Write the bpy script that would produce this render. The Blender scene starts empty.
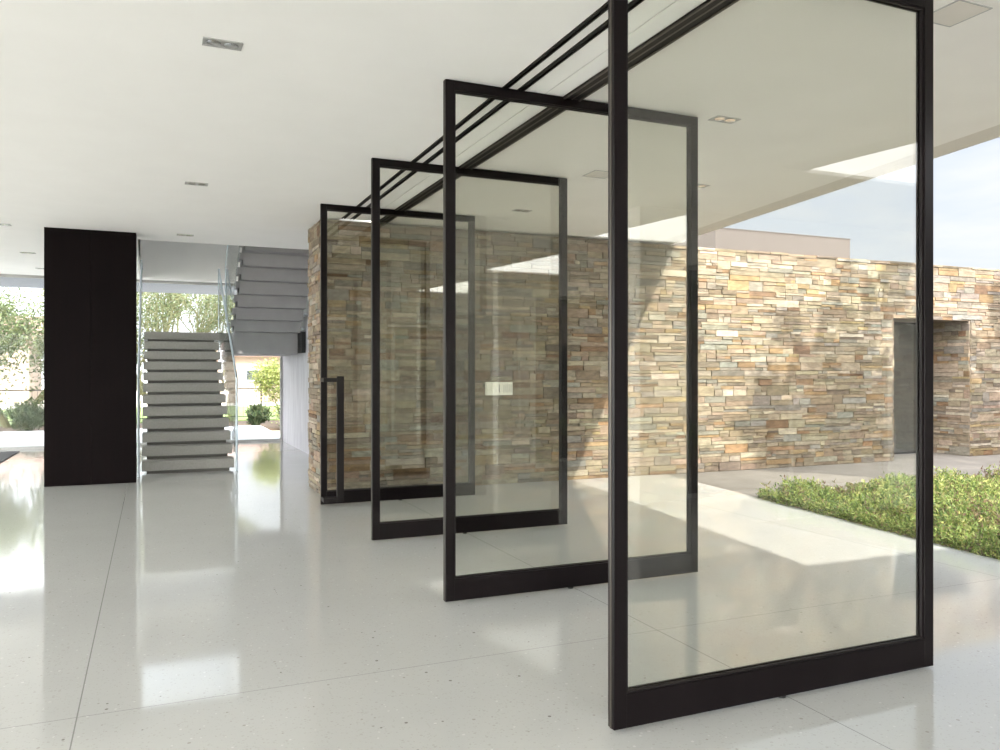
import bpy, bmesh, math, random
from mathutils import Vector, Matrix, noise
random.seed(7)
scene = bpy.context.scene
COL = scene.collection
R = math.radians

# ------------------------------------------------------------------ camera
cam_d = bpy.data.cameras.new('camera'); cam = bpy.data.objects.new('camera', cam_d); COL.objects.link(cam)
cam_d.sensor_width = 36; cam_d.lens = 29.05; cam_d.shift_y = -0.0026; cam_d.clip_end = 500
cam.location = (0, 0, 1.35); cam.rotation_euler = (R(90), 0, -math.atan(348/807))
scene.camera = cam

# ------------------------------------------------------------------ light
SUN_DIR = Vector((-0.30, 1.42, -1.0))
sd = bpy.data.lights.new('sun', 'SUN'); sun = bpy.data.objects.new('sun', sd); COL.objects.link(sun)
sd.energy = 3.7; sd.angle = R(0.6); sd.color = (1.0, 0.95, 0.87)
sun.rotation_euler = SUN_DIR.to_track_quat('-Z', 'Y').to_euler(); sun.location = (4, -12, 12)

world = bpy.data.worlds.new('sky'); scene.world = world; world.use_nodes = True
nt = world.node_tree; nt.nodes.clear()
def N(t, kind, **kw):
    n = t.nodes.new(kind)
    for k, v in kw.items(): setattr(n, k, v)
    return n
tc = N(nt, 'ShaderNodeTexCoord'); out = N(nt, 'ShaderNodeOutputWorld'); bg = N(nt, 'ShaderNodeBackground')
mp = N(nt, 'ShaderNodeMapping'); mp.inputs['Scale'].default_value = (1.0, 1.0, 3.6)
nz = N(nt, 'ShaderNodeTexNoise'); nz.inputs['Scale'].default_value = 2.1; nz.inputs['Detail'].default_value = 6; nz.inputs['Roughness'].default_value = .55; nz.inputs['Distortion'].default_value = .5
rp = N(nt, 'ShaderNodeValToRGB'); rp.color_ramp.elements[0].position = .40; rp.color_ramp.elements[1].position = .60
sx = N(nt, 'ShaderNodeSeparateXYZ'); gr = N(nt, 'ShaderNodeValToRGB')
gr.color_ramp.elements[0].position = 0.0; gr.color_ramp.elements[0].color = (.88, .925, .99, 1)
gr.color_ramp.elements[1].position = .95; gr.color_ramp.elements[1].color = (.46, .63, .92, 1)
mx = N(nt, 'ShaderNodeMixRGB'); mx.inputs['Color2'].default_value = (1.0, 1.0, 1.0, 1)
L = nt.links.new
L(tc.outputs['Generated'], mp.inputs['Vector']); L(mp.outputs[0], nz.inputs['Vector']); L(nz.outputs['Fac'], rp.inputs[0])
L(tc.outputs['Generated'], sx.inputs[0]); L(sx.outputs['Z'], gr.inputs[0])
L(gr.outputs[0], mx.inputs['Color1']); L(rp.outputs[0], mx.inputs['Fac'])
mw = N(nt, 'ShaderNodeMixRGB'); mw.inputs['Color2'].default_value = (1.0, .965, .92, 1)
# added sky brightening, whiter towards the west and southwest, to fill the rooms
dt = N(nt, 'ShaderNodeVectorMath', operation='DOT_PRODUCT'); dt.inputs[1].default_value = Vector((-.80, -.57, -.15)).normalized()
L(tc.outputs['Generated'], dt.inputs[0])
mr = N(nt, 'ShaderNodeMapRange'); mr.inputs['From Min'].default_value = -.75; mr.inputs['From Max'].default_value = .6; mr.inputs['To Min'].default_value = .43; mr.inputs['To Max'].default_value = 5.6
L(dt.outputs['Value'], mr.inputs['Value'])
mh = N(nt, 'ShaderNodeMapRange'); mh.inputs['From Min'].default_value = -.45; mh.inputs['From Max'].default_value = .3; mh.inputs['To Max'].default_value = .85
L(dt.outputs['Value'], mh.inputs['Value']); L(mh.outputs[0], mw.inputs['Fac']); L(mx.outputs[0], mw.inputs['Color1'])
L(mw.outputs[0], bg.inputs['Color']); L(mr.outputs[0], bg.inputs['Strength']); L(bg.outputs[0], out.inputs[0])

scene.view_settings.view_transform = 'Standard'; scene.view_settings.look = 'None'
scene.view_settings.gamma = 1; scene.view_settings.use_curve_mapping = False
scene.view_settings.exposure = 1.32

# ------------------------------------------------------------------ materials
def mat(name, col, rough=.6, metal=0, spec=.5):
    m = bpy.data.materials.new(name); m.use_nodes = True
    b = m.node_tree.nodes['Principled BSDF']
    b.inputs['Base Color'].default_value = (*col, 1); b.inputs['Roughness'].default_value = rough
    b.inputs['Metallic'].default_value = metal; b.inputs['Specular IOR Level'].default_value = spec
    return m
def noisy(name, c1, c2, scale=8, rough=.7, stretch=(1, 1, 1), bump=0, spec=.5, detail=4, lo=.3, hi=.7):
    m = mat(name, c1, rough, 0, spec); t = m.node_tree; b = t.nodes['Principled BSDF']
    tc = N(t, 'ShaderNodeTexCoord'); mp = N(t, 'ShaderNodeMapping'); mp.inputs['Scale'].default_value = stretch
    n = N(t, 'ShaderNodeTexNoise'); n.inputs['Scale'].default_value = scale; n.inputs['Detail'].default_value = detail
    r = N(t, 'ShaderNodeValToRGB'); r.color_ramp.elements[0].color = (*c1, 1); r.color_ramp.elements[1].color = (*c2, 1)
    r.color_ramp.elements[0].position = lo; r.color_ramp.elements[1].position = hi
    t.links.new(tc.outputs['Object'], mp.inputs[0]); t.links.new(mp.outputs[0], n.inputs[0]); t.links.new(n.outputs['Fac'], r.inputs[0]); t.links.new(r.outputs[0], b.inputs['Base Color'])
    if bump:
        bp = N(t, 'ShaderNodeBump'); bp.inputs['Strength'].default_value = bump; bp.inputs['Distance'].default_value = .01
        t.links.new(n.outputs['Fac'], bp.inputs['Height']); t.links.new(bp.outputs[0], b.inputs['Normal'])
    return m
def attr_mat(name, rough=.8, var=.25, scale=30, bump=.4, spec=.3, translucent=0):
    m = mat(name, (1, 1, 1), rough, 0, spec); t = m.node_tree; b = t.nodes['Principled BSDF']
    a = N(t, 'ShaderNodeAttribute'); a.attribute_name = 'tone'
    tc = N(t, 'ShaderNodeTexCoord'); n = N(t, 'ShaderNodeTexNoise'); n.inputs['Scale'].default_value = scale; n.inputs['Detail'].default_value = 7; n.inputs['Roughness'].default_value = .65
    mp = N(t, 'ShaderNodeMapping'); mp.inputs['Scale'].default_value = (1, 1, 2.6); t.links.new(tc.outputs['Object'], mp.inputs[0])
    r = N(t, 'ShaderNodeMapRange'); r.inputs['To Min'].default_value = 1-var*1.4; r.inputs['To Max'].default_value = 1+var*1.4
    mm = N(t, 'ShaderNodeVectorMath', operation='SCALE')
    t.links.new(mp.outputs[0], n.inputs[0]); t.links.new(n.outputs['Fac'], r.inputs[0])
    r.inputs['From Min'].default_value = .25; r.inputs['From Max'].default_value = .75
    t.links.new(a.outputs['Color'], mm.inputs[0]); t.links.new(r.outputs[0], mm.inputs['Scale']); t.links.new(mm.outputs[0], b.inputs['Base Color'])
    if bump:
        bp = N(t, 'ShaderNodeBump'); bp.inputs['Strength'].default_value = bump; bp.inputs['Distance'].default_value = .012
        t.links.new(n.outputs['Fac'], bp.inputs['Height']); t.links.new(bp.outputs[0], b.inputs['Normal'])
    if translucent:
        tr = N(t, 'ShaderNodeBsdfTranslucent'); ms = N(t, 'ShaderNodeMixShader'); ms.inputs[0].default_value = translucent
        o = [q for q in t.nodes if q.type == 'OUTPUT_MATERIAL'][0]
        t.links.new(mm.outputs[0], tr.inputs['Color']); t.links.new(b.outputs[0], ms.inputs[1]); t.links.new(tr.outputs[0], ms.inputs[2]); t.links.new(ms.outputs[0], o.inputs[0])
    return m
def glass_mat(name, tint, f0=.07):
    m = bpy.data.materials.new(name); m.use_nodes = True; t = m.node_tree; t.nodes.clear()
    o = N(t, 'ShaderNodeOutputMaterial'); tr = N(t, 'ShaderNodeBsdfTransparent'); gl = N(t, 'ShaderNodeBsdfGlossy'); ms = N(t, 'ShaderNodeMixShader')
    tr.inputs[0].default_value = (*tint, 1); gl.inputs['Roughness'].default_value = 0
    lw = N(t, 'ShaderNodeLayerWeight'); lw.inputs['Blend'].default_value = .5
    p = N(t, 'ShaderNodeMath', operation='POWER'); p.inputs[1].default_value = 5
    ma = N(t, 'ShaderNodeMath', operation='MULTIPLY_ADD'); ma.inputs[1].default_value = 1-f0; ma.inputs[2].default_value = f0
    t.links.new(lw.outputs['Facing'], p.inputs[0]); t.links.new(p.outputs[0], ma.inputs[0]); t.links.new(ma.outputs[0], ms.inputs[0])
    t.links.new(tr.outputs[0], ms.inputs[1]); t.links.new(gl.outputs[0], ms.inputs[2]); t.links.new(ms.outputs[0], o.inputs[0])
    return m

def terrazzo():
    m = mat('terrazzo', (.72, .71, .68), .06, 0, .5); t = m.node_tree; b = t.nodes['Principled BSDF']
    tc = N(t, 'ShaderNodeTexCoord')
    def chips(scale, thr, rad, prev, col):
        v = N(t, 'ShaderNodeTexVoronoi'); v.inputs['Scale'].default_value = scale
        wn = N(t, 'ShaderNodeSeparateColor'); t.links.new(v.outputs['Color'], wn.inputs[0])
        g = N(t, 'ShaderNodeMath', operation='GREATER_THAN'); g.inputs[1].default_value = thr
        d = N(t, 'ShaderNodeMath', operation='LESS_THAN')
        rr = N(t, 'ShaderNodeMath', operation='MULTIPLY'); rr.inputs[1].default_value = rad
        t.links.new(wn.outputs['Green'], rr.inputs[0]); t.links.new(rr.outputs[0], d.inputs[1])
        t.links.new(tc.outputs['Object'], v.inputs[0]); t.links.new(wn.outputs['Red'], g.inputs[0]); t.links.new(v.outputs['Distance'], d.inputs[0])
        mu = N(t, 'ShaderNodeMath', operation='MULTIPLY'); t.links.new(g.outputs[0], mu.inputs[0]); t.links.new(d.outputs[0], mu.inputs[1])
        mx = N(t, 'ShaderNodeMixRGB'); t.links.new(mu.outputs[0], mx.inputs[0]); mx.inputs[2].default_value = (*col, 1)
        t.links.new(prev, mx.inputs[1]); return mx.outputs[0]
    n = N(t, 'ShaderNodeTexNoise'); n.inputs['Scale'].default_value = 1.6; n.inputs['Detail'].default_value = 6
    r = N(t, 'ShaderNodeValToRGB'); r.color_ramp.elements[0].color = (.475, .475, .463, 1); r.color_ramp.elements[1].color = (.53, .53, .518, 1)
    t.links.new(tc.outputs['Object'], n.inputs[0]); t.links.new(n.outputs['Fac'], r.inputs[0])
    c = chips(110, .70, .55, r.outputs[0], (.46, .455, .435))
    c = chips(64, .84, .42, c, (.44, .43, .41))
    c = chips(40, .94, .30, c, (.37, .355, .33))
    c = chips(30, .97, .24, c, (.22, .205, .19))
    c = chips(60, .95, .4, c, (.62, .61, .60))
    # thin divider strips between the poured bays
    s = N(t, 'ShaderNodeSeparateXYZ'); t.links.new(tc.outputs['Object'], s.inputs[0])
    def line(o, off, per, w):
        a = N(t, 'ShaderNodeMath', operation='ADD'); a.inputs[1].default_value = per*20-off+per/2; t.links.new(o, a.inputs[0])
        md = N(t, 'ShaderNodeMath', operation='MODULO'); md.inputs[1].default_value = per; t.links.new(a.outputs[0], md.inputs[0])
        c = N(t, 'ShaderNodeMath', operation='COMPARE'); c.inputs[1].default_value = per/2; c.inputs[2].default_value = w; t.links.new(md.outputs[0], c.inputs[0])
        return c.outputs[0]
    a1 = line(s.outputs['X'], -.27, 2.7, .0025); a2 = line(s.outputs['Y'], 3.555, 7.2, .0018)
    mxm = N(t, 'ShaderNodeMath', operation='MAXIMUM'); t.links.new(a1, mxm.inputs[0]); t.links.new(a2, mxm.inputs[1])
    mx = N(t, 'ShaderNodeMixRGB'); mx.inputs[2].default_value = (.27, .27, .26, 1); t.links.new(mxm.outputs[0], mx.inputs[0]); t.links.new(c, mx.inputs[1])
    t.links.new(mx.outputs[0], b.inputs['Base Color'])
    return m
M = dict(
    terrazzo=terrazzo(),
    plaster=noisy('white_plaster', (.87, .865, .85), (.89, .885, .87), 3, .85),
    soffit=noisy('soffit_plaster', (.79, .77, .735), (.83, .81, .775), 2, .85),
    fascia=noisy('fascia_paint', (.62, .59, .54), (.68, .64, .59), 3, .8),
    bronze=noisy('dark_bronze', (.0035, .0020, .0025), (.006, .004, .0045), 5, .33, (1, 1, .3), spec=.15),
    track=mat('track_black', (.008, .006, .006), .5, 0, .2), track2=mat('track_bronze', (.07, .06, .05), .35, .5),
    glass=glass_mat('door_glass', (.962, .968, .940), .07), glass2=glass_mat('clear_glass', (.955, .975, .975), .006),
    doorglass=glass_mat('dark_door_glass', (.55, .58, .58), .2),
    edge=mat('glass_edge', (.50, .58, .64), .2),
    stone=attr_mat('stacked_stone', .85, .34, 9, .7),
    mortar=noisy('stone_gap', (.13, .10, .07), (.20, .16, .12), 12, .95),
    walnut=noisy('dark_walnut', (.0018, .0006, .0008), (.004, .0016, .0018), 3, .5, (9, 9, .35), spec=.05),
    stair=noisy('stair_terrazzo', (.235, .225, .205), (.27, .26, .24), 40, .55),
    carriage=mat('stair_core', (.10, .095, .085), .8),
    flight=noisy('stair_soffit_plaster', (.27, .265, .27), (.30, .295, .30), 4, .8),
    concrete=noisy('board_concrete', (.25, .25, .28), (.37, .36, .40), 5, .6, (3, 3, .35), .1),
    steel=mat('steel', (.55, .58, .62), .28, .9), black=mat('black_steel', (.01, .01, .01), .5),
    chrome=mat('lamp_reflector', (.75, .74, .72), .15, 1), grey=mat('grey_trim', (.36, .36, .35), .5),
    switch=mat('switch_plastic', (.82, .80, .72), .4), slot=mat('switch_slot', (.10, .10, .12), .5), buttons=mat('switch_button', (.62, .61, .56), .4),
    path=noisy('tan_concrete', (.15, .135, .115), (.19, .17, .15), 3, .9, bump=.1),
    soil=noisy('brown_soil', (.10, .07, .05), (.20, .14, .10), 12, .95, bump=.5),
    leaf=attr_mat('small_leaves', .6, .2, 6, 0, .3, .35), bark=noisy('green_bark', (.12, .13, .06), (.22, .20, .10), 14, .8),
    lawn=noisy('lawn_grass', (.13, .19, .05), (.24, .30, .10), 6, .9), earth=noisy('desert_ground', (.55, .50, .43), (.66, .60, .52), 1.5, .95),
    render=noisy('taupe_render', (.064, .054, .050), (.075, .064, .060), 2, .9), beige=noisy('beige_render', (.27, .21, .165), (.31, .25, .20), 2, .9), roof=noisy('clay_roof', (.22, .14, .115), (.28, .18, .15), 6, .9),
    terrace=noisy('pale_concrete', (.66, .66, .68), (.72, .72, .74), 3, .7), rug=noisy('dark_rug', (.05, .05, .055), (.09, .09, .095), 60, .95, bump=.4),
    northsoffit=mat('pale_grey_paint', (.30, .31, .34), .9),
    winglass=glass_mat('window_glass', (.35, .38, .40), .25),
)

# ------------------------------------------------------------------ helpers
def obj(name, bm, m, parent=None, smooth=False):
    me = bpy.data.meshes.new(name); bm.to_mesh(me); bm.free()
    for x in (m if isinstance(m, (list, tuple)) else [m]): me.materials.append(x)
    if smooth:
        for p in me.polygons: p.use_smooth = True
    o = bpy.data.objects.new(name, me); COL.objects.link(o)
    if parent: o.parent = parent
    return o
def tag(o, label, cat, group=None, kind=None):
    o['label'] = label; o['category'] = cat
    if group: o['group'] = group
    if kind: o['kind'] = kind
    return o
def thing(name, label, cat, loc=(0, 0, 0), group=None, kind=None, rz=0):
    o = bpy.data.objects.new(name, None); COL.objects.link(o); o.location = loc; o.rotation_euler = (0, 0, rz); o.empty_display_size = .1
    return tag(o, label, cat, group, kind)
def part_label(o, s): o['label'] = s; return o
def bx(bm, x0, x1, y0, y1, z0, z1, bevel=0):
    vs = [bm.verts.new((x, y, z)) for x in (x0, x1) for y in (y0, y1) for z in (z0, z1)]
    fs = [bm.faces.new([vs[i] for i in q]) for q in ((0, 1, 3, 2), (4, 6, 7, 5), (0, 4, 5, 1), (2, 3, 7, 6), (0, 2, 6, 4), (1, 5, 7, 3))]
    if bevel:
        es = list({e for f in fs for e in f.edges})
        bmesh.ops.bevel(bm, geom=es, offset=bevel, segments=2, affect='EDGES', profile=.5)
    return vs
def box(x0, x1, y0, y1, z0, z1, bevel=0):
    bm = bmesh.new(); bx(bm, x0, x1, y0, y1, z0, z1, bevel); return bm
def prism(bm, pts, z0, z1):
    a = [bm.verts.new((x, y, z0)) for x, y in pts]; b = [bm.verts.new((x, y, z1)) for x, y in pts]
    bm.faces.new(a[::-1]); bm.faces.new(b); n = len(pts)
    for i in range(n): bm.faces.new((a[i], a[(i+1) % n], b[(i+1) % n], b[i]))
def yprism(bm, pts, x0, x1):      # profile in (y, z) swept along x
    a = [bm.verts.new((x0, y, z)) for y, z in pts]; b = [bm.verts.new((x1, y, z)) for y, z in pts]
    bm.faces.new(a); bm.faces.new(b[::-1]); n = len(pts)
    for i in range(n): bm.faces.new((a[(i+1) % n], a[i], b[i], b[(i+1) % n]))
def tube(bm, pts, rad, seg=6):
    rings = []
    for i, p in enumerate(pts):
        p = Vector(p); d = (Vector(pts[min(i+1, len(pts)-1)])-Vector(pts[max(i-1, 0)])).normalized()
        u = d.cross(Vector((.3, .9, .31))).normalized(); v = d.cross(u); r = rad[i] if isinstance(rad, (list, tuple)) else rad
        rings.append([bm.verts.new(p+u*r*math.cos(2*math.pi*k/seg)+v*r*math.sin(2*math.pi*k/seg)) for k in range(seg)])
    for a, b in zip(rings, rings[1:]):
        for k in range(seg): bm.faces.new((a[k], a[(k+1) % seg], b[(k+1) % seg], b[k]))
    bm.faces.new(rings[0][::-1]); bm.faces.new(rings[-1])
def disc(bm, c, r, z0, z1, seg=24, r2=None):
    a = [bm.verts.new((c[0]+r*math.cos(2*math.pi*k/seg), c[1]+r*math.sin(2*math.pi*k/seg), z0)) for k in range(seg)]
    r2 = r if r2 is None else r2
    b = [bm.verts.new((c[0]+r2*math.cos(2*math.pi*k/seg), c[1]+r2*math.sin(2*math.pi*k/seg), z1)) for k in range(seg)]
    for k in range(seg): bm.faces.new((a[k], a[(k+1) % seg], b[(k+1) % seg], b[k]))
    bm.faces.new(b)
def struct(name, bm, m, label, cat, parent=None):
    return tag(obj(name, bm, m, parent), label, cat, kind='structure')
CZ = 3.062

# ------------------------------------------------------------------ ground, floor, terrace
EDGE = lambda y: 5.10+.13*y          # skewed outer edge of the terrazzo terrace
ROOF = lambda y: 5.13+.143*y         # skewed outer edge of the roof
bm = bmesh.new()
prism(bm, [(-7.6, -7.5), (16, -7.5), (16, -.6), (EDGE(-.6), -.6), (EDGE(8.96), 8.96), (2.4, 8.96), (2.4, 16.38), (-7.6, 16.38)], -.12, 0)
struct('floor', bm, M['terrazzo'], 'polished white terrazzo floor with grey flecks and thin divider strips', 'floor')
struct('ground', box(-60, 80, -60, 90, -.4, -.16), M['earth'], 'pale desert ground far outside around the house', 'ground')
bm = bmesh.new(); prism(bm, [(EDGE(6.95), 6.95), (20, 6.95), (20, 8.96), (EDGE(8.96), 8.96)], -.12, -.005)
bx(bm, 10.3, 12.2, 8.96, 9.9, -.12, -.006)
struct('trim_path', bm, M['path'], 'tan concrete path along the foot of the stone wall', 'path')
bm = bmesh.new(); prism(bm, [(EDGE(-.6), -.6), (18, -.6), (18, 6.94), (EDGE(6.94), 6.94)], -.15, -.02)
struct('ground_bed', bm, M['soil'], 'brown soil of the planting bed under the groundcover', 'planting bed')

# ------------------------------------------------------------------ ceiling and roof
bm = bmesh.new()
bx(bm, -7.9, 1.93, -7.5, 9.3, CZ, CZ+.3); bx(bm, -7.9, 2.37, 9.3, 11.4, CZ, CZ+.3)
bx(bm, -7.9, -.2, 11.4, 16.05, CZ, CZ+.3); bx(bm, -7.9, 2.6, 16.05, 16.38, CZ, CZ+.3)
bx(bm, 2.075, 2.215, -7.5, 8.94, CZ, CZ+.3); bx(bm, 2.222, 2.34, -7.5, 8.94, CZ, CZ+.3)
bx(bm, 1.97, 2.03, -7.5, 8.94, CZ, CZ+.3)
bx(bm, 1.93, 2.34, -7.5, 8.94, CZ+.03, CZ+.3)
struct('ceiling', bm, M['plaster'], 'smooth white indoor ceiling left of the black door track', 'ceiling')
bm = bmesh.new()
prism(bm, [(2.34, -7.5), (16, -7.5), (16, -.07), (5.12-.28, -.07), (ROOF(9.3)-.28, 9.3), (2.34, 9.3)], CZ+.004, CZ+.035)
struct('ceiling_soffit', bm, M['soffit'], 'cream plaster soffit of the roof over the terrace', 'soffit')
bm = bmesh.new(); prism(bm, [(4.855, -.065), (5.12, -.065), (ROOF(9.3), 9.3), (ROOF(9.3)-.268, 9.3)], CZ+.010, CZ+.035)
struct('trim_1', bm, M['fascia'], 'taupe strip along the slanted outer edge of the roof', 'roof edge')
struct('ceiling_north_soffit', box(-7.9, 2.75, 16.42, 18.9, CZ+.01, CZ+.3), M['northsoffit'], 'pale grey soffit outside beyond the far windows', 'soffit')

# ------------------------------------------------------------------ stacked stone wall
PAL = [((.31, .25, .175), 6), ((.26, .20, .135), 5), ((.36, .30, .22), 5), ((.29, .185, .10), 1.8), ((.21, .13, .075), .9), ((.25, .22, .18), 3),
       ((.42, .36, .28), 2.2), ((.20, .16, .12), 1.8), ((.31, .23, .165), 4), ((.27, .255, .215), 1.8), ((.33, .24, .13), 1.4)]
def stone_tone():
    c = random.choices([p[0] for p in PAL], [p[1] for p in PAL])[0]; k = random.uniform(.80, 1.2)
    g = (c[0]+c[1]+c[2])/3
    return tuple(min(1, max(0, (v*.95+g*.05)*k*.66*random.uniform(.96, 1.04))) for v in c)+(1,)
def layout(w, h):
    """ledge stones of uneven length and thickness, no long running joints"""
    out = []
    z = 0
    while z < h-.001:
        bh = random.choice((.09, .105, .12, .14)); bh = min(bh, h-z)
        if h-z-bh < .05: bh = h-z
        x = random.uniform(-.3, 0)
        while x < w:
            l = random.uniform(.16, .50)
            if random.random() < .08: l = random.uniform(.45, .62)
            k = random.random()
            if k < .22 and l < .42: cuts = [1]
            elif k < .74: cuts = random.choice(([.5, .5], [.36, .64], [.66, .34]))
            else: cuts = [.34, .3, .36]
            zz = z
            for c in cuts:
                hh = bh*c
                a = x
                if c != 1 and random.random() < .4:
                    m = x+l*random.uniform(.35, .65); out += [(x, m, zz, zz+hh), (m, x+l, zz, zz+hh)]
                else: out.append((x, x+l, zz, zz+hh))
                zz += hh
            x += l
        z += bh
    return [(max(0, a), min(w, b), c, d) for a, b, c, d in out if min(w, b)-max(0, a) > .02]
def cut(st, hole):
    if not hole: return st
    hx0, hx1, hz = hole; out = []
    for a, b, c, d in st:
        if b <= hx0 or a >= hx1 or c >= hz: out.append((a, b, c, d)); continue
        if d-hz > .02: out.append((max(a, hx0), min(b, hx1), hz, d))
        if hx0-a > .02: out.append((a, hx0, c, d))
        if b-hx1 > .02: out.append((hx1, b, c, d))
    return out
def stones(V, F, T, org, u, n, w, h, hole=None, deep=.0):
    org, u, n = Vector(org), Vector(u), Vector(n); up = Vector((0, 0, 1))
    flip = u.cross(up).dot(n) < 0
    for a, b, c, d in cut(layout(w, h), hole):
        g = random.uniform(.0004, .0018); pr = random.uniform(.008, .026); j = min(.006, (d-c)*.14)
        base = len(V); tone = stone_tone()
        rr = lambda: random.uniform(-j, j)
        cs = [(a+g, c+g*.8), (b-g, c+g*.8), (b-g, d-g*.8), (a+g, d-g*.8)]
        fr = []
        for (p, q) in cs:
            V.append(org+u*p+up*q)
        for i, (p, q) in enumerate(cs):
            si = 1 if i in (0, 3) else -1; sj = 1 if i < 2 else -1
            V.append(org+u*(p+si*abs(rr())*.9)+up*(q+sj*abs(rr())*.8)+n*(pr+random.uniform(-.004, .004)))
        q = [(4, 5, 6, 7), (0, 1, 5, 4), (1, 2, 6, 5), (2, 3, 7, 6), (3, 0, 4, 7)]
        for f in q:
            f = tuple(base+i for i in f); F.append(f[::-1] if flip else f); T.append(tone)
def toned(name, V, F, T, m, parent=None, extra=None):
    me = bpy.data.meshes.new(name); me.from_pydata([tuple(v) for v in V], [], F)
    me.materials.append(m)
    at = me.attributes.new('tone', 'FLOAT_COLOR', 'FACE'); at.data.foreach_set('color', [c for t in T for c in t])
    o = bpy.data.objects.new(name, me); COL.objects.link(o)
    if parent: o.parent = parent
    return o
WX0, WX1, WY, WB, WH = 1.72, 17.0, 8.97, 9.70, 3.047
HX0, HX1, HZ = 10.42, 12.12, 2.18
V, F, T = [], [], []
stones(V, F, T, (WX0-.02, WY, 0), (1, 0, 0), (0, -1, 0), WX1-WX0+.02, WH, (HX0-WX0, HX1-WX0+.04, HZ))
stones(V, F, T, (WX0, WY-.02, 0), (0, 1, 0), (-1, 0, 0), WB-WY+.02, WH)
stones(V, F, T, (HX1, WY-.01, 0), (0, 1, 0), (-1, 0, 0), WB-WY, HZ)
stones(V, F, T, (HX0, WY-.01, 0), (0, 1, 0), (1, 0, 0), WB-WY, HZ)
w = thing('wall_stone', 'long wall of stacked tan and ochre ledge stones running from the stairs outdoors', 'wall', (0, 0, 0), kind='structure')
face = toned('stone_face', V, F, T, M['stone'], w)
bm = bmesh.new()
bx(bm, WX0, HX0, WY, WB, -.05, WH-.004); bx(bm, HX1, WX1, WY, WB, -.05, WH-.004); bx(bm, HX0, HX1, WY, WB, HZ, WH-.004)
obj('wall_core', bm, M['mortar'], w)
# wall top: flat irregular cap stones outdoors
V, F, T = [], [], []
x = WX0
while x < WX1:
    l = random.uniform(.3, .7); z = WH-.012+random.uniform(-.012, .02 if x > 6.8 else .010); b0 = len(V)
    for p in ((x+.004, WY-.03), (min(WX1, x+l)-.004, WY-.03), (min(WX1, x+l)-.004, WB+.02), (x+.004, WB+.02)):
        V += [Vector((p[0], p[1]+random.uniform(-.008, .008), z-.03)), Vector((p[0], p[1], z))]
    t = stone_tone()
    for f in ((1, 3, 5, 7), (0, 2, 3, 1), (2, 4, 5, 3), (4, 6, 7, 5), (6, 0, 1, 7)): F.append(tuple(b0+i for i in f)); T.append(t)
    x += l
toned('cap_stones', V, F, T, M['stone'], w)

# entrance glass door in the recess of the stone wall
d = thing('door_5', 'glass door set back in the recess of the outdoor stone wall', 'door', (HX0, 9.64, 0), kind='structure')
bm = bmesh.new(); W_ = HX1-HX0
bx(bm, 0, .035, 0, .05, .0, HZ); bx(bm, W_-.035, W_, 0, .05, 0, HZ); bx(bm, .035, W_-.035, 0, .05, HZ-.03, HZ); bx(bm, .035, W_-.035, 0, .05, 0, .03)
obj('door_frame', bm, M['bronze'], d); obj('door_glass', box(.035, W_-.035, .02, .03, .03, HZ-.03), M['doorglass'], d)
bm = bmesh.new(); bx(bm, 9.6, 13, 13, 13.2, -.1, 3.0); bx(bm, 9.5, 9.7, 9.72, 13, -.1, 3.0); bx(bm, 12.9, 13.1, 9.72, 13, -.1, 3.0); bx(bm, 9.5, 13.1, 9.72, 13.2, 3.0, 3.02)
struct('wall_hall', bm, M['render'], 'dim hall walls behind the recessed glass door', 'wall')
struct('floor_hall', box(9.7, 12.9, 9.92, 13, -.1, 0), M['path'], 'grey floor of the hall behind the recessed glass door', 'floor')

# ------------------------------------------------------------------ the four pivot doors
def pivot_door(n, x0, y0, width, label, handle=False):
    h, th, st, tr, br = CZ-.014, .045, .056, .056, .128
    d = thing('door_%d' % n, label, 'glass door', (x0, y0, .012), 'row of open glass pivot doors', 'structure')
    bm = bmesh.new(); bx(bm, 0, st, 0, th, 0, h, .002); obj('stile', bm, M['bronze'], d)
    bm = bmesh.new(); bx(bm, width-st, width, 0, th, 0, h, .002); obj('stile', bm, M['bronze'], d)
    obj('top_rail', box(st, width-st, .001, th-.001, h-tr, h, .001), M['bronze'], d)
    obj('bottom_rail', box(st, width-st, .001, th-.001, 0, br, .001), M['bronze'], d)
    bm = bmesh.new(); b = .009
    for ya, yb in ((.008, .02), (.030, .040)):
        bx(bm, st, st+b, ya, yb, br, h-tr); bx(bm, width-st-b, width-st, ya, yb, br, h-tr)
        bx(bm, st+b, width-st-b, ya, yb, br, br+b); bx(bm, st+b, width-st-b, ya, yb, h-tr-b, h-tr)
    obj('glazing_bead', bm, M['track'], d)
    part_label(obj('glass_pane', box(st+.002, width-st-.002, (.0205), .0295, br+.002, h-tr-.002), M['glass'], d), 'clear glass pane')
    px = 2.405-x0
    bm = bmesh.new(); tube(bm, [(px, th/2, -.011), (px, th/2, .004)], .018, 12); obj('floor_pivot', bm, M['black'], d)
    bm = bmesh.new(); tube(bm, [(px, th/2, h-.004), (px, th/2, CZ-.016)], .022, 12); obj('top_pivot', bm, M['steel'], d)
    bm = bmesh.new(); bx(bm, -.002, 0, .018, .030, .0, h); obj('edge_seal', bm, M['track2'], d)
    if handle:
        hd = obj('pull_handle', box(.135, .205, -.135, -.100, .035, 1.30, .002), M['track'], d)
        bm = bmesh.new()
        for z in (.06, 1.262): bx(bm, .0, .205, -.100, 0, z-.02, z+.02, .002)
        for z in (.06, 1.262): bx(bm, .0, .135, -.135, -.100, z-.02, z+.02, .002)
        obj('handle_bracket', bm, M['track'], hd)
    return d
pivot_door(1, 1.584, 2.597, 1.690, 'open glass pivot door in dark bronze frame, nearest to the camera')
pivot_door(2, 1.570, 4.44, 1.79, 'open glass pivot door in dark bronze frame, second from the camera')
pivot_door(3, 1.610, 6.30, 1.755, 'open glass pivot door in dark bronze frame, third from the camera')
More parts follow.
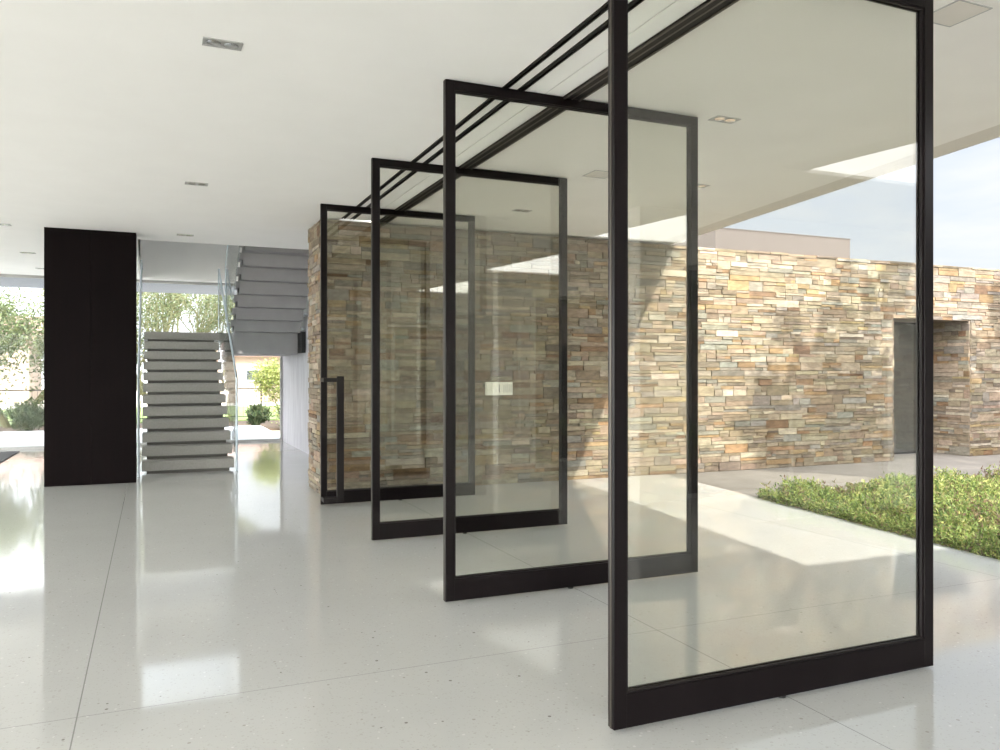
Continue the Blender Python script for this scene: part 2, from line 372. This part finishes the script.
pivot_door(4, 1.570, 8.215, 1.675, 'open glass pivot door with tall black pull handle, nearest the stone wall', True)

# ------------------------------------------------------------------ tracks in the ceiling
def track(name, x0, x1, label, cat, group, m):
    o = thing(name, label, cat, ((x0+x1)/2, 0, CZ), group)
    w = (x1-x0)/2
    bm = bmesh.new(); bx(bm, -w, -w+.008, -7.4, 8.93, -.006, .028); bx(bm, w-.008, w, -7.4, 8.93, -.006, .028); obj('rail_lip', bm, m, o)
    obj('rail_channel', box(-w+.008, w-.008, -7.4, 8.93, .004, .029), M['black'], o)
    return o
track('shade_track', 1.934, 1.970, 'black recessed shade track in the white ceiling, farther from the doors', 'ceiling track', 'shade tracks', M['track'])
track('shade_track', 2.031, 2.074, 'black recessed shade track in the white ceiling, nearer the glass doors', 'ceiling track', 'shade tracks', M['track'])
o = thing('pivot_track', 'wide dark bronze ceiling track above the glass pivot doors', 'ceiling track', (2.405, 0, CZ))
obj('track_body', box(-.063, .063, -7.4, 8.93, -.010, -.0005), M['track'], o)
for xx in (-.0535, -.001, .0495): obj('track_rib', box(xx-.006, xx+.006, -7.4, 8.93, -.016 if abs(xx) > .02 else -.011, -.006), M['track2'], o)

# ------------------------------------------------------------------ recessed double downlights
def downlight():
    o = thing('recessed_light', '', 'ceiling light')
    w, h = .098, .053; bm = bmesh.new()
    for a in ((-w, w, -h, -h+.008), (-w, w, h-.008, h), (-w, -w+.008, -h+.008, h-.008), (w-.008, w, -h+.008, h-.008)): bx(bm, *a, -.005, 0)
    obj('trim_frame', bm, M['grey'], o)
    bm = bmesh.new(); bx(bm, -w+.008, w-.008, -h+.008, h-.008, -.0015, 0); obj('light_box', bm, M['grey'], o)
    for s in (-1, 1):
        bm = bmesh.new(); disc(bm, (s*.043, 0), .036, -.0035, -.002, 24, .028); b = obj('lamp', bm, M['chrome'], o, True)
    return o
def copy_tree(o, parent=None):
    c = o.copy(); COL.objects.link(c)
    if parent: c.parent = parent
    for ch in list(o.children): copy_tree(ch, c)
    return c
DL = [(.337, 4.43, 'double recessed downlight, nearest one above the left side of the room'), (.37, 7.81, 'double recessed downlight, second back above the left side of the room'),
      (.38, 10.78, 'small double downlight in the ceiling just before the stairs'), (-1.63, 13.27, 'double downlight left of the dark wood partition, clearest of those there'),
      (-1.66, 15.2, 'downlight right beside the top left edge of the dark partition, near the far window'), (-1.60, 10.85, 'faint downlight at the far left, nearer than the others beyond the partition'),
      (3.565, 4.42, 'double recessed downlight in the terrace soffit, nearest one, seen through the first door'), (3.60, 7.76, 'double recessed downlight in the soffit close to the stone wall'),
      (4.60, 6.08, 'small soffit downlight seen beside the second door top right corner')]
d0 = downlight()
for i, (x, y, lab) in enumerate(DL):
    o = d0 if i == 0 else copy_tree(d0)
    o.location = (x, y, CZ + (0 if x < 2 else .004)); o['label'] = lab; o['group'] = 'recessed double downlights'
def speaker(x, y, lab):
    o = thing('ceiling_speaker', lab, 'ceiling speaker', (x, y, CZ+.004), 'square soffit speakers')
    bm = bmesh.new(); w = .112
    for a in ((-w, w, -w, -w+.006), (-w, w, w-.006, w), (-w, -w+.006, -w+.006, w-.006), (w-.006, w, -w+.006, w-.006)): bx(bm, *a, -.005, 0)
    obj('speaker_frame', bm, M['grey'], o)
    obj('speaker_grille', box(-w+.006, w-.006, -w+.006, w-.006, -.003, 0), M['fascia'], o)
speaker(3.52, 2.68, 'flush square speaker grille in the soffit at the top right corner')
speaker(3.56, 6.07, 'flush square speaker grille in the soffit seen through the second door')

# ------------------------------------------------------------------ switch plate on the stone
s = thing('wall_switch', 'wide cream switch plate on the stone wall', 'light switch', (3.836, WY-.055, 1.155))
obj('plate', box(-.17, .17, -.012, .05, -.078, .078, .003), M['switch'], s)
obj('slider', box(-.012, -.003, -.016, -.011, -.045, .048), M['slot'], s)
for i in range(5): obj('button', box(.045+i*.024, .062+i*.024, -.015, -.011, -.05, .05, .001), M['buttons'], s)
for i in range(2): obj('button', box(-.145+i*.06, -.10+i*.06, -.0145, -.011, -.05, .05, .001), M['switch'], s)

# ------------------------------------------------------------------ dark wood partition
p = thing('wall_partition', 'dark walnut full height partition left of the stairs', 'partition', (-1.168, 10.85, 0), kind='structure')
for i in range(2): obj('wood_panel', box(i*.4955, i*.4955+.4945, 0, .30, 0.0, CZ), M['walnut'], p)

# ------------------------------------------------------------------ staircase
st = thing('staircase', 'grey staircase of floating block treads turning back at a landing', 'staircase', (0, 0, 0))
RZ, GO, Y0, LX0, LX1 = .169, .27, 11.66, -.125, 1.04
for n in range(1, 12):
    y = Y0+GO*(n-1); z = RZ*n
    o = obj('tread', box(LX0, LX1, y, y+GO+.035, z-.128, z, .004), M['stair'], st)
LZ = 2.03
obj('landing', box(LX0, 2.30, Y0+GO*11, 15.95, LZ-.128, LZ, .004), M['stair'], st)
bm = bmesh.new()      # recessed saw-tooth carriage
prof = [(Y0+.03, .0), (Y0+.03, .045)]
for n in range(1, 12): prof += [(Y0+GO*(n-1)+.05, RZ*n-.12), (Y0+GO*n+.05, RZ*n-.12)]
prof += [(Y0+GO*11+.06, LZ-.125), (Y0+GO*11+.3, LZ-.125), (Y0+GO*11+.3, LZ-.36), (Y0+.35, .0)]
yprism(bm, prof, LX0+.06, LX1-.06); obj('carriage', bm, M['carriage'], st)
# upper flight, seen from below
UX0, UX1, UY = 1.225, 2.285, 14.02
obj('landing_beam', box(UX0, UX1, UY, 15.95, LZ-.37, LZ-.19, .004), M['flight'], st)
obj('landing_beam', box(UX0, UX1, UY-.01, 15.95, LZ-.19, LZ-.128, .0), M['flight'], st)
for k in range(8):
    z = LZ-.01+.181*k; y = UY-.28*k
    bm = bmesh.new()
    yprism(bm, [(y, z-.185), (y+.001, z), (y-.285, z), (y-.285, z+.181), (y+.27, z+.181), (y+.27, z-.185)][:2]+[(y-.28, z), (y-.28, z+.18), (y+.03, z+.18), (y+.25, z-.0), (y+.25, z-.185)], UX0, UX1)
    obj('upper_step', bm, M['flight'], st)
for k in range(8):      # tread ends seen as notches beside the flight
    z = LZ+.181*k; y = UY-.28*k
    obj('tread_end', box(UX0-.05, UX0-.001, y-.26, y+.06, z+.07, z+.17), M['flight'], st)
# glass balustrades
def para(name, x, pts, m=M['glass2'], th=.016, rail=None):
    bm = bmesh.new(); yprism(bm, pts, x, x+th); o = obj(name, bm, m, st)
    if rail:
        bm = bmesh.new(); tube(bm, [(x+th/2, y, z) for y, z in rail], .016, 8); obj('glass_edge', bm, M['edge'], st)
    return o
YL = Y0+GO*11
para('glass_panel', LX0-.045, [(11.45, 0), (YL+.2, 1.55), (15.9, 1.75), (15.9, 3.2), (YL, 3.2), (11.45, 1.25)], rail=[(11.45, 0.0), (11.45, 1.25), (YL, 3.2), (15.9, 3.2)])
para('glass_panel', LX1+.02, [(11.6, 0), (YL+.2, 1.55), (YL+.2, 3.14), (11.6, 1.27)], rail=[(11.6, 0.0), (11.6, 1.27), (YL+.2, 3.14), (YL+.2, 1.7)])
para('glass_panel', UX0-.09, [(UY+.3, 1.62), (UY+.3, 3.15), (UY-2.1, 4.62), (UY-2.1, 3.18)], rail=[(UY+.3, 1.62), (UY+.3, 3.15), (UY-2.1, 4.62)])
part_label(obj('bracket', box(2.295, 2.36, 13.7, 14.1, 1.68, 2.03), M['black'], st), 'black steel bracket by the concrete wall')
obj('glass_clip', box(2.30, 2.345, 13.7, 14.0, 2.06, 2.10), M['steel'], st); obj('glass_clip', box(2.30, 2.345, 13.4, 13.7, 2.28, 2.32), M['steel'], st)

# ------------------------------------------------------------------ walls around the stairs
struct('wall_concrete', box(2.37, 2.62, 9.72, 16.38, 0, CZ), M['concrete'], 'board marked grey concrete wall right of the stairs behind the stone wall', 'wall')
bm = bmesh.new()      # upper storey around the stairwell
bx(bm, -.35, 2.6, 16.05, 16.3, CZ+.3, 3.98); bx(bm, -.35, 2.6, 16.05, 16.3, 4.85, 6.2)
bx(bm, 2.37, 2.6, 9.3, 16.05, CZ+.0, 6.2)
bx(bm, -3.4, -.2, 16.05, 16.3, CZ+.3, 6.2); bx(bm, -3.4, -3.2, 8.0, 16.05, CZ+.3, 6.2); bx(bm, -3.4, 2.6, 7.8, 8.0, CZ+.3, 6.2)
bx(bm, -3.4, 2.6, 7.8, 16.3, 6.2, 6.35)
struct('wall_upper', bm, M['plaster'], 'pale upper storey walls around the open stairwell', 'wall')
struct('trim_2', box(-.2, 2.37, 16.03, 16.05, CZ+.02, 3.98), M['plaster'], 'pale upstand closing the far side of the stairwell', 'stairwell wall')
def window(n, x0, x1, y, z0, z1, label, posts=(), vertical_x=True, glass='glass2', t=.05):
    o = thing('window_%d' % n, label, 'window', (0, 0, 0), kind='structure')
    bm = bmesh.new(); B = lambda a, b, za, zb: bx(bm, a, b, y, y+.06, za, zb) if vertical_x else bx(bm, y, y+.06, a, b, za, zb)
    B(x0, x1, z0, z0+.045); B(x0, x1, z1-t, z1); B(x0, x0+.04, z0+.045, z1-t); B(x1-.04, x1, z0+.045, z1-t)
    for q in posts: B(q-.02, q+.02, z0+.045, z1-t)
    obj('window_frame', bm, M['grey'], o)
    bm = bmesh.new(); bx(bm, x0+.04, x1-.04, y+.025, y+.035, z0+.045, z1-t) if vertical_x else bx(bm, y+.025, y+.035, x0+.04, x1-.04, z0+.045, z1-t)
    obj('window_glass', bm, M[glass], o); return o
window(1, -7.5, 2.36, 16.30, 0.0, CZ, 'floor to ceiling window beyond the stairs and the partition', (-4.9,))
window(2, -.2, 2.3, 16.1, 3.98, 4.85, 'high window of the stairwell in the upper storey', (1.45,))
window(3, -7.4, 16.2, -7.6, 0, CZ, 'glass front along the west side, outside the view', (-2.4, 1.6, 5.6, 9.6, 13), False)
window(4, -7.5, 4.6, -7.4, 0, CZ, 'glass front behind the camera', (-4, -.5, 2.4))
# the wing of the house behind the camera, on the terrace side
bm = bmesh.new(); bx(bm, 4.6, 16, -7.4, -7.2, 0, CZ); bx(bm, 8.2, 16, -2.0, -1.8, 0, CZ); bx(bm, 4.6, 5.2, -2.0, -1.8, 0, CZ); bx(bm, 5.2, 8.2, -2, -1.8, 2.5, CZ)
struct('wall_wing', bm, M['plaster'], 'white rendered wall of the house wing behind the camera', 'wall')
window(6, 5.2, 8.2, -1.95, 0, 2.5, 'window of the wing behind the camera', (6.7,), glass='winglass')

r = obj('area_rug', box(-4.6, -2.07, 11.6, 15.85, .001, .012, .003), M['rug']); tag(r, 'dark rug at the left edge, before the far window', 'rug')

# ------------------------------------------------------------------ planting
def quad_leaf(V, F, T, p, d, up, l, w, tone):
    s = d.cross(up)
    if s.length < 1e-3: s = Vector((1, 0, 0))
    s = s.normalized()*w*.5; b = len(V)
    V += [p, p+d*l*.5+s, p+d*l, p+d*l*.5-s]; F.append((b, b+1, b+2, b+3)); T.append(tone)
def rv(): 
    while 1:
        v = Vector((random.uniform(-1, 1), random.uniform(-1, 1), random.uniform(-1, 1)))
        if .05 < v.length < 1: return v.normalized()
def vary(c, k=.25):
    f = random.uniform(1-k, 1+k); return (c[0]*f*random.uniform(.9, 1.1), c[1]*f, c[2]*f*random.uniform(.85, 1.15), 1)
GREEN = [(.16, .22, .06), (.25, .31, .09), (.09, .14, .045), (.36, .38, .14), (.24, .20, .10), (.16, .10, .07)]
V, F, T = [], [], []
def sprigs(n, x0, x1, y0, y1, hs=1):
    for i in range(n):
        y = random.uniform(y0, y1); x = random.uniform(x0, x1)
        if x < EDGE(y)+.02+.05*random.random() or y > 6.9-.15*random.random(): continue
        nv = noise.noise(Vector((x*.9, y*.9, 0))); nv2 = noise.noise(Vector((x*2.3, y*2.3, 5)))
        e = min(1, .75+(x-EDGE(y))*.6)
        if nv2 < -.18 and random.random() < .55: continue
        h = (.15+.12*nv+.14*nv2+.05*random.random())*hs*e
        if h < .05: h = .05
        lean = Vector((random.uniform(-.5, .5), random.uniform(-.5, .5), 1)).normalized()
        dry = noise.noise(Vector((x*1.7, y*1.7, 11)))
        wts = [3.5, 3, 2.2, 2+4*max(0, nv2), 1.2+9*max(0, dry), .6+12*max(0, dry-.05)]
        c = random.choices(GREEN, wts)[0]
        nl = 11
        for k in range(nl):
            p = Vector((x, y, -.02))+lean*h*(.25+.75*k/nl)
            d = (rv()+Vector((0, 0, .5))).normalized()
            quad_leaf(V, F, T, p, d, rv(), random.uniform(.028, .058), random.uniform(.009, .016), vary(c, .35))
sprigs(14000, 5.5, 10, 2.6, 6.95); sprigs(3600, 10, 15, 2.6, 6.95); sprigs(1600, 5.0, 15, -.5, 2.6)
for i in range(1500):      # trailing shoots along the front edge
    y = random.uniform(1.5, 6.9); x = EDGE(y)+random.uniform(-.015, .10)
    for k in range(9):
        quad_leaf(V, F, T, Vector((x, y, random.uniform(.0, .09)))+rv()*.02, (rv()+Vector((-.3, 0, .4))).normalized(), rv(), random.uniform(.022, .045), random.uniform(.007, .013), vary(random.choices(GREEN, [4, 3, 2, 2, 1, .6])[0]))
g = toned('groundcover', V, F, T, M['leaf']); tag(g, 'low green and yellow groundcover filling the bed beside the terrace', 'groundcover', kind='stuff')

def tree(name, base, h, seed, label, cat, spread=.5, nleaf=6000, leafcol=GREEN[:4], group=None, r0=.09, depth=5, split=3, ls=(.04, .09), stems=3, first=.22, clump=.35, foliage_from=3, barkm=None):
    rnd = random.Random(seed); root = thing(name, label, cat, base, group)
    bm = bmesh.new(); tips = []
    def grow(p, d, l, r, k):
        pts = [p]; rad = [r]; q = p
        for i in range(3):
            d = (d+Vector((rnd.uniform(-1, 1), rnd.uniform(-1, 1), rnd.uniform(-.4, .8)))*.16).normalized(); q = q+d*l/3; pts.append(q); rad.append(r*(1-.13*(i+1)))
        tube(bm, pts, rad, 6 if k < 2 else 4)
        if k >= foliage_from: tips.append((pts[1], q, k))
        if k < depth:
            for j in range(split):
                nd = (d+Vector((rnd.uniform(-1, 1), rnd.uniform(-1, 1), rnd.uniform(-.35, .7)))*spread*1.3).normalized()
                grow(q if j else pts[2], nd, l*rnd.uniform(.62, .85), r*.58, k+1)
    for s in range(stems):
        a = 2*math.pi*s/stems+rnd.uniform(-.4, .4)
        grow(Vector((.04*math.cos(a), .04*math.sin(a), -.16)), Vector((math.cos(a)*spread, math.sin(a)*spread, 1)).normalized(), h*first, r0, 0)
    obj('branches', bm, barkm or M['bark'], root)
    V, F, T = [], [], []
    random.seed(seed)
    for i in range(nleaf):
        a, b, k = rnd.choice(tips); p = a.lerp(b, rnd.random())+rv()*rnd.uniform(0, clump)*.5
        quad_leaf(V, F, T, p, rv(), rv(), rnd.uniform(*ls), rnd.uniform(.25, .4)*ls[1], vary(rnd.choice(leafcol)))
    toned('foliage', V, F, T, M['leaf'], root)
    return root
# tree of the planting bed, right of the view: its shade falls on the stone wall
tree('palo_verde_tree', (11.1, 3.4, -.05), 7.2, 3, 'slender green barked tree beside the terrace, shading the wall', 'tree', .60, 42000, depth=4, split=3, r0=.08, ls=(.10, .18), clump=.24, first=.27)
tree('palo_verde_tree', (13.9, 3.3, -.05), 7.2, 12, 'slender green barked tree at the far side of the planting bed', 'tree', .62, 34000, depth=4, split=3, r0=.08, ls=(.10, .18), clump=.24, first=.27)
random.seed(21)
OLIVE = [(.12, .15, .07), (.17, .20, .10), (.09, .115, .055), (.22, .25, .14)]
tree('desert_tree', (-3.4, 24.6, -.1), 4.8, 5, 'dense olive green tree outside, left of the dark partition', 'tree', .55, 45000, OLIVE, 'trees beyond the far windows', depth=4, split=3, ls=(.08, .15), clump=1.7, first=.29, foliage_from=1)
tree('desert_tree', (.35, 24.0, -.1), 5.2, 8, 'fan shaped branching tree outside the window behind the stairs', 'tree', .55, 16000, OLIVE, 'trees beyond the far windows', depth=5, split=3, ls=(.05, .10), clump=.7, first=.30, r0=.10, stems=5)
tree('desert_tree', (-6.2, 27.6, -.1), 5.4, 9, 'pale olive tree farther out, at the left picture edge', 'tree', .6, 16000, OLIVE, 'trees beyond the far windows', depth=4, split=3, ls=(.08, .14), clump=1.6, first=.28, foliage_from=1)
tree('leafy_bush', (3.35, 22.8, -.1), 2.9, 10, 'yellow green bush outside beside the concrete wall', 'bush', .45, 11000, [(.36, .40, .12), (.28, .34, .10), (.46, .46, .2)], depth=3, split=3, r0=.02, ls=(.05, .11), clump=.7, first=.25, foliage_from=0)
tree('bare_sapling', (17.6, 25.8, -.1), 7.6, 14, 'thin bare twigs rising above the taupe building', 'tree', .22, 60, OLIVE, depth=3, split=2, r0=.03, stems=2, first=.3)
def shrub(x, y, h, w, n, cols, lab, grp, seed):
    random.seed(seed); V, F, T = [], [], []
    root = thing('garden_shrub', lab, 'shrub', (x, y, -.1), grp)
    bm = bmesh.new()
    for k in range(12):
        a = random.uniform(0, 6.28); q = random.uniform(.3, .8)*w/2
        tube(bm, [(0, 0, -.05), (math.cos(a)*q*.5, math.sin(a)*q*.5, h*.4), (math.cos(a)*q, math.sin(a)*q, h*.85)], [.012, .009, .004], 4)
    obj('stems', bm, M['bark'], root)
    for i in range(n):
        v = rv(); rr = random.random()**.4*(.8+.5*noise.noise(v*1.8+Vector((seed, 0, 0)))); p = Vector((v.x*w/2*rr, v.y*w/2*rr, h*.46+v.z*h*.52*rr))
        quad_leaf(V, F, T, p, (rv()+Vector((0, 0, 1.0))).normalized(), rv(), random.uniform(.08, .16), random.uniform(.02, .04), vary(random.choice(cols)))
    toned('foliage', V, F, T, M['leaf'], root)
DK = [(.04, .06, .028), (.06, .09, .04), (.10, .12, .055)]
for i, (x, y, h, w, lab) in enumerate([(-4.1, 22.7, .85, 1.2, 'dark green shrub beyond the far terrace, at the left picture edge'), (-2.75, 22.5, .8, 1.2, 'dark green shrub beyond the far terrace, left beside the partition'),
        (2.55, 22.0, .62, .7, 'small dark shrub at the far edge of the terrace under the stair landing'), (3.4, 21.2, .7, .9, 'dark green shrub outside at the foot of the concrete wall')]):
    shrub(x, y, h, w, 2200, DK, lab, 'shrubs beyond the far terrace', 30+i)

# ------------------------------------------------------------------ outside beyond the far windows
bm = bmesh.new(); bx(bm, -9, 2.55, 16.38, 17.42, -.14, -.01); bx(bm, -9, 2.55, 17.44, 21.5, -.14, -.012)
struct('ground_terrace', bm, M['terrace'], 'pale concrete terrace beyond the far windows', 'terrace')
struct('ground_border', box(-12, 8, 21.55, 25.2, -.16, -.10), M['soil'], 'brown planting border beyond the far terrace', 'planting bed')
struct('ground_lawn', box(-30, 30, 25.3, 36, -.16, -.08), M['lawn'], 'bright green lawn beyond the fence', 'lawn')
f = thing('metal_fence', 'thin dark metal fence between the garden and the lawn', 'fence', (0, 25.2, -.1))
bm = bmesh.new(); bx(bm, -12, 8, -.015, .015, .95, .98); bx(bm, -12, 8, -.012, .012, .12, .14); obj('rail', bm, M['black'], f)
bm = bmesh.new()
for i in range(160): bx(bm, -12+i*.125, -12+i*.125+.008, -.004, .004, .12, .96)
o = obj('pickets', bm, M['black'], f); o['kind'] = 'stuff'
for i in range(9): obj('post', box(-12+i*2.5, -11.96+i*2.5, -.02, .02, -.05, 1.02), M['black'], f)
h = thing('neighbour_house', 'beige house with pinkish roof beyond the lawn', 'house', (2.0, 42, -.16))
obj('house_wall', box(0, 11, 0, 5, 0, 2.35), M['beige'], h)
bm = bmesh.new(); yprism(bm, [(-.5, 2.3), (-.5, 2.42), (2.5, 3.3), (5.5, 2.42), (5.5, 2.3)], -.5, 11.5); obj('roof', bm, M['roof'], h)
for x in (2.25, 6.5):
    wn = obj('window', box(x, x+.8, -.06, .02, 1.05, 1.7), M['plaster'], h); obj('pane', box(x+.07, x+.73, -.075, -.06, 1.12, 1.63), M['winglass'], wn)

h2 = copy_tree(h); h2.location = (-21, 46, -.16); h2.scale = (1.4, 1, 1.35); h2['label'] = 'beige house far behind the trees, left of the dark partition'; h['group'] = h2['group'] = 'neighbouring houses'
# ------------------------------------------------------------------ building beyond the stone wall, garden wall
b = thing('flat_building', 'taupe rendered block rising behind the outdoor stone wall', 'building', (14.2, 18, -.16))
obj('block', box(0, 4.95, 0, 7, 0, 5.48), M['render'], b)
obj('parapet_cap', box(-.02, 4.97, -.02, 7.02, 5.48, 5.50), M['render'], b)
V, F, T = [], [], []
stones(V, F, T, (17.5, -1, 0), (0, 1, 0), (-1, 0, 0), 9.9, 2.9)
gw = thing('wall_garden', 'stone garden wall closing the bed at the far right, outside the view', 'wall', kind='structure')
toned('stone_face', V, F, T, M['stone'], gw); obj('wall_core', box(17.5, 18, -1, 8.9, -.1, 2.9), M['mortar'], gw)
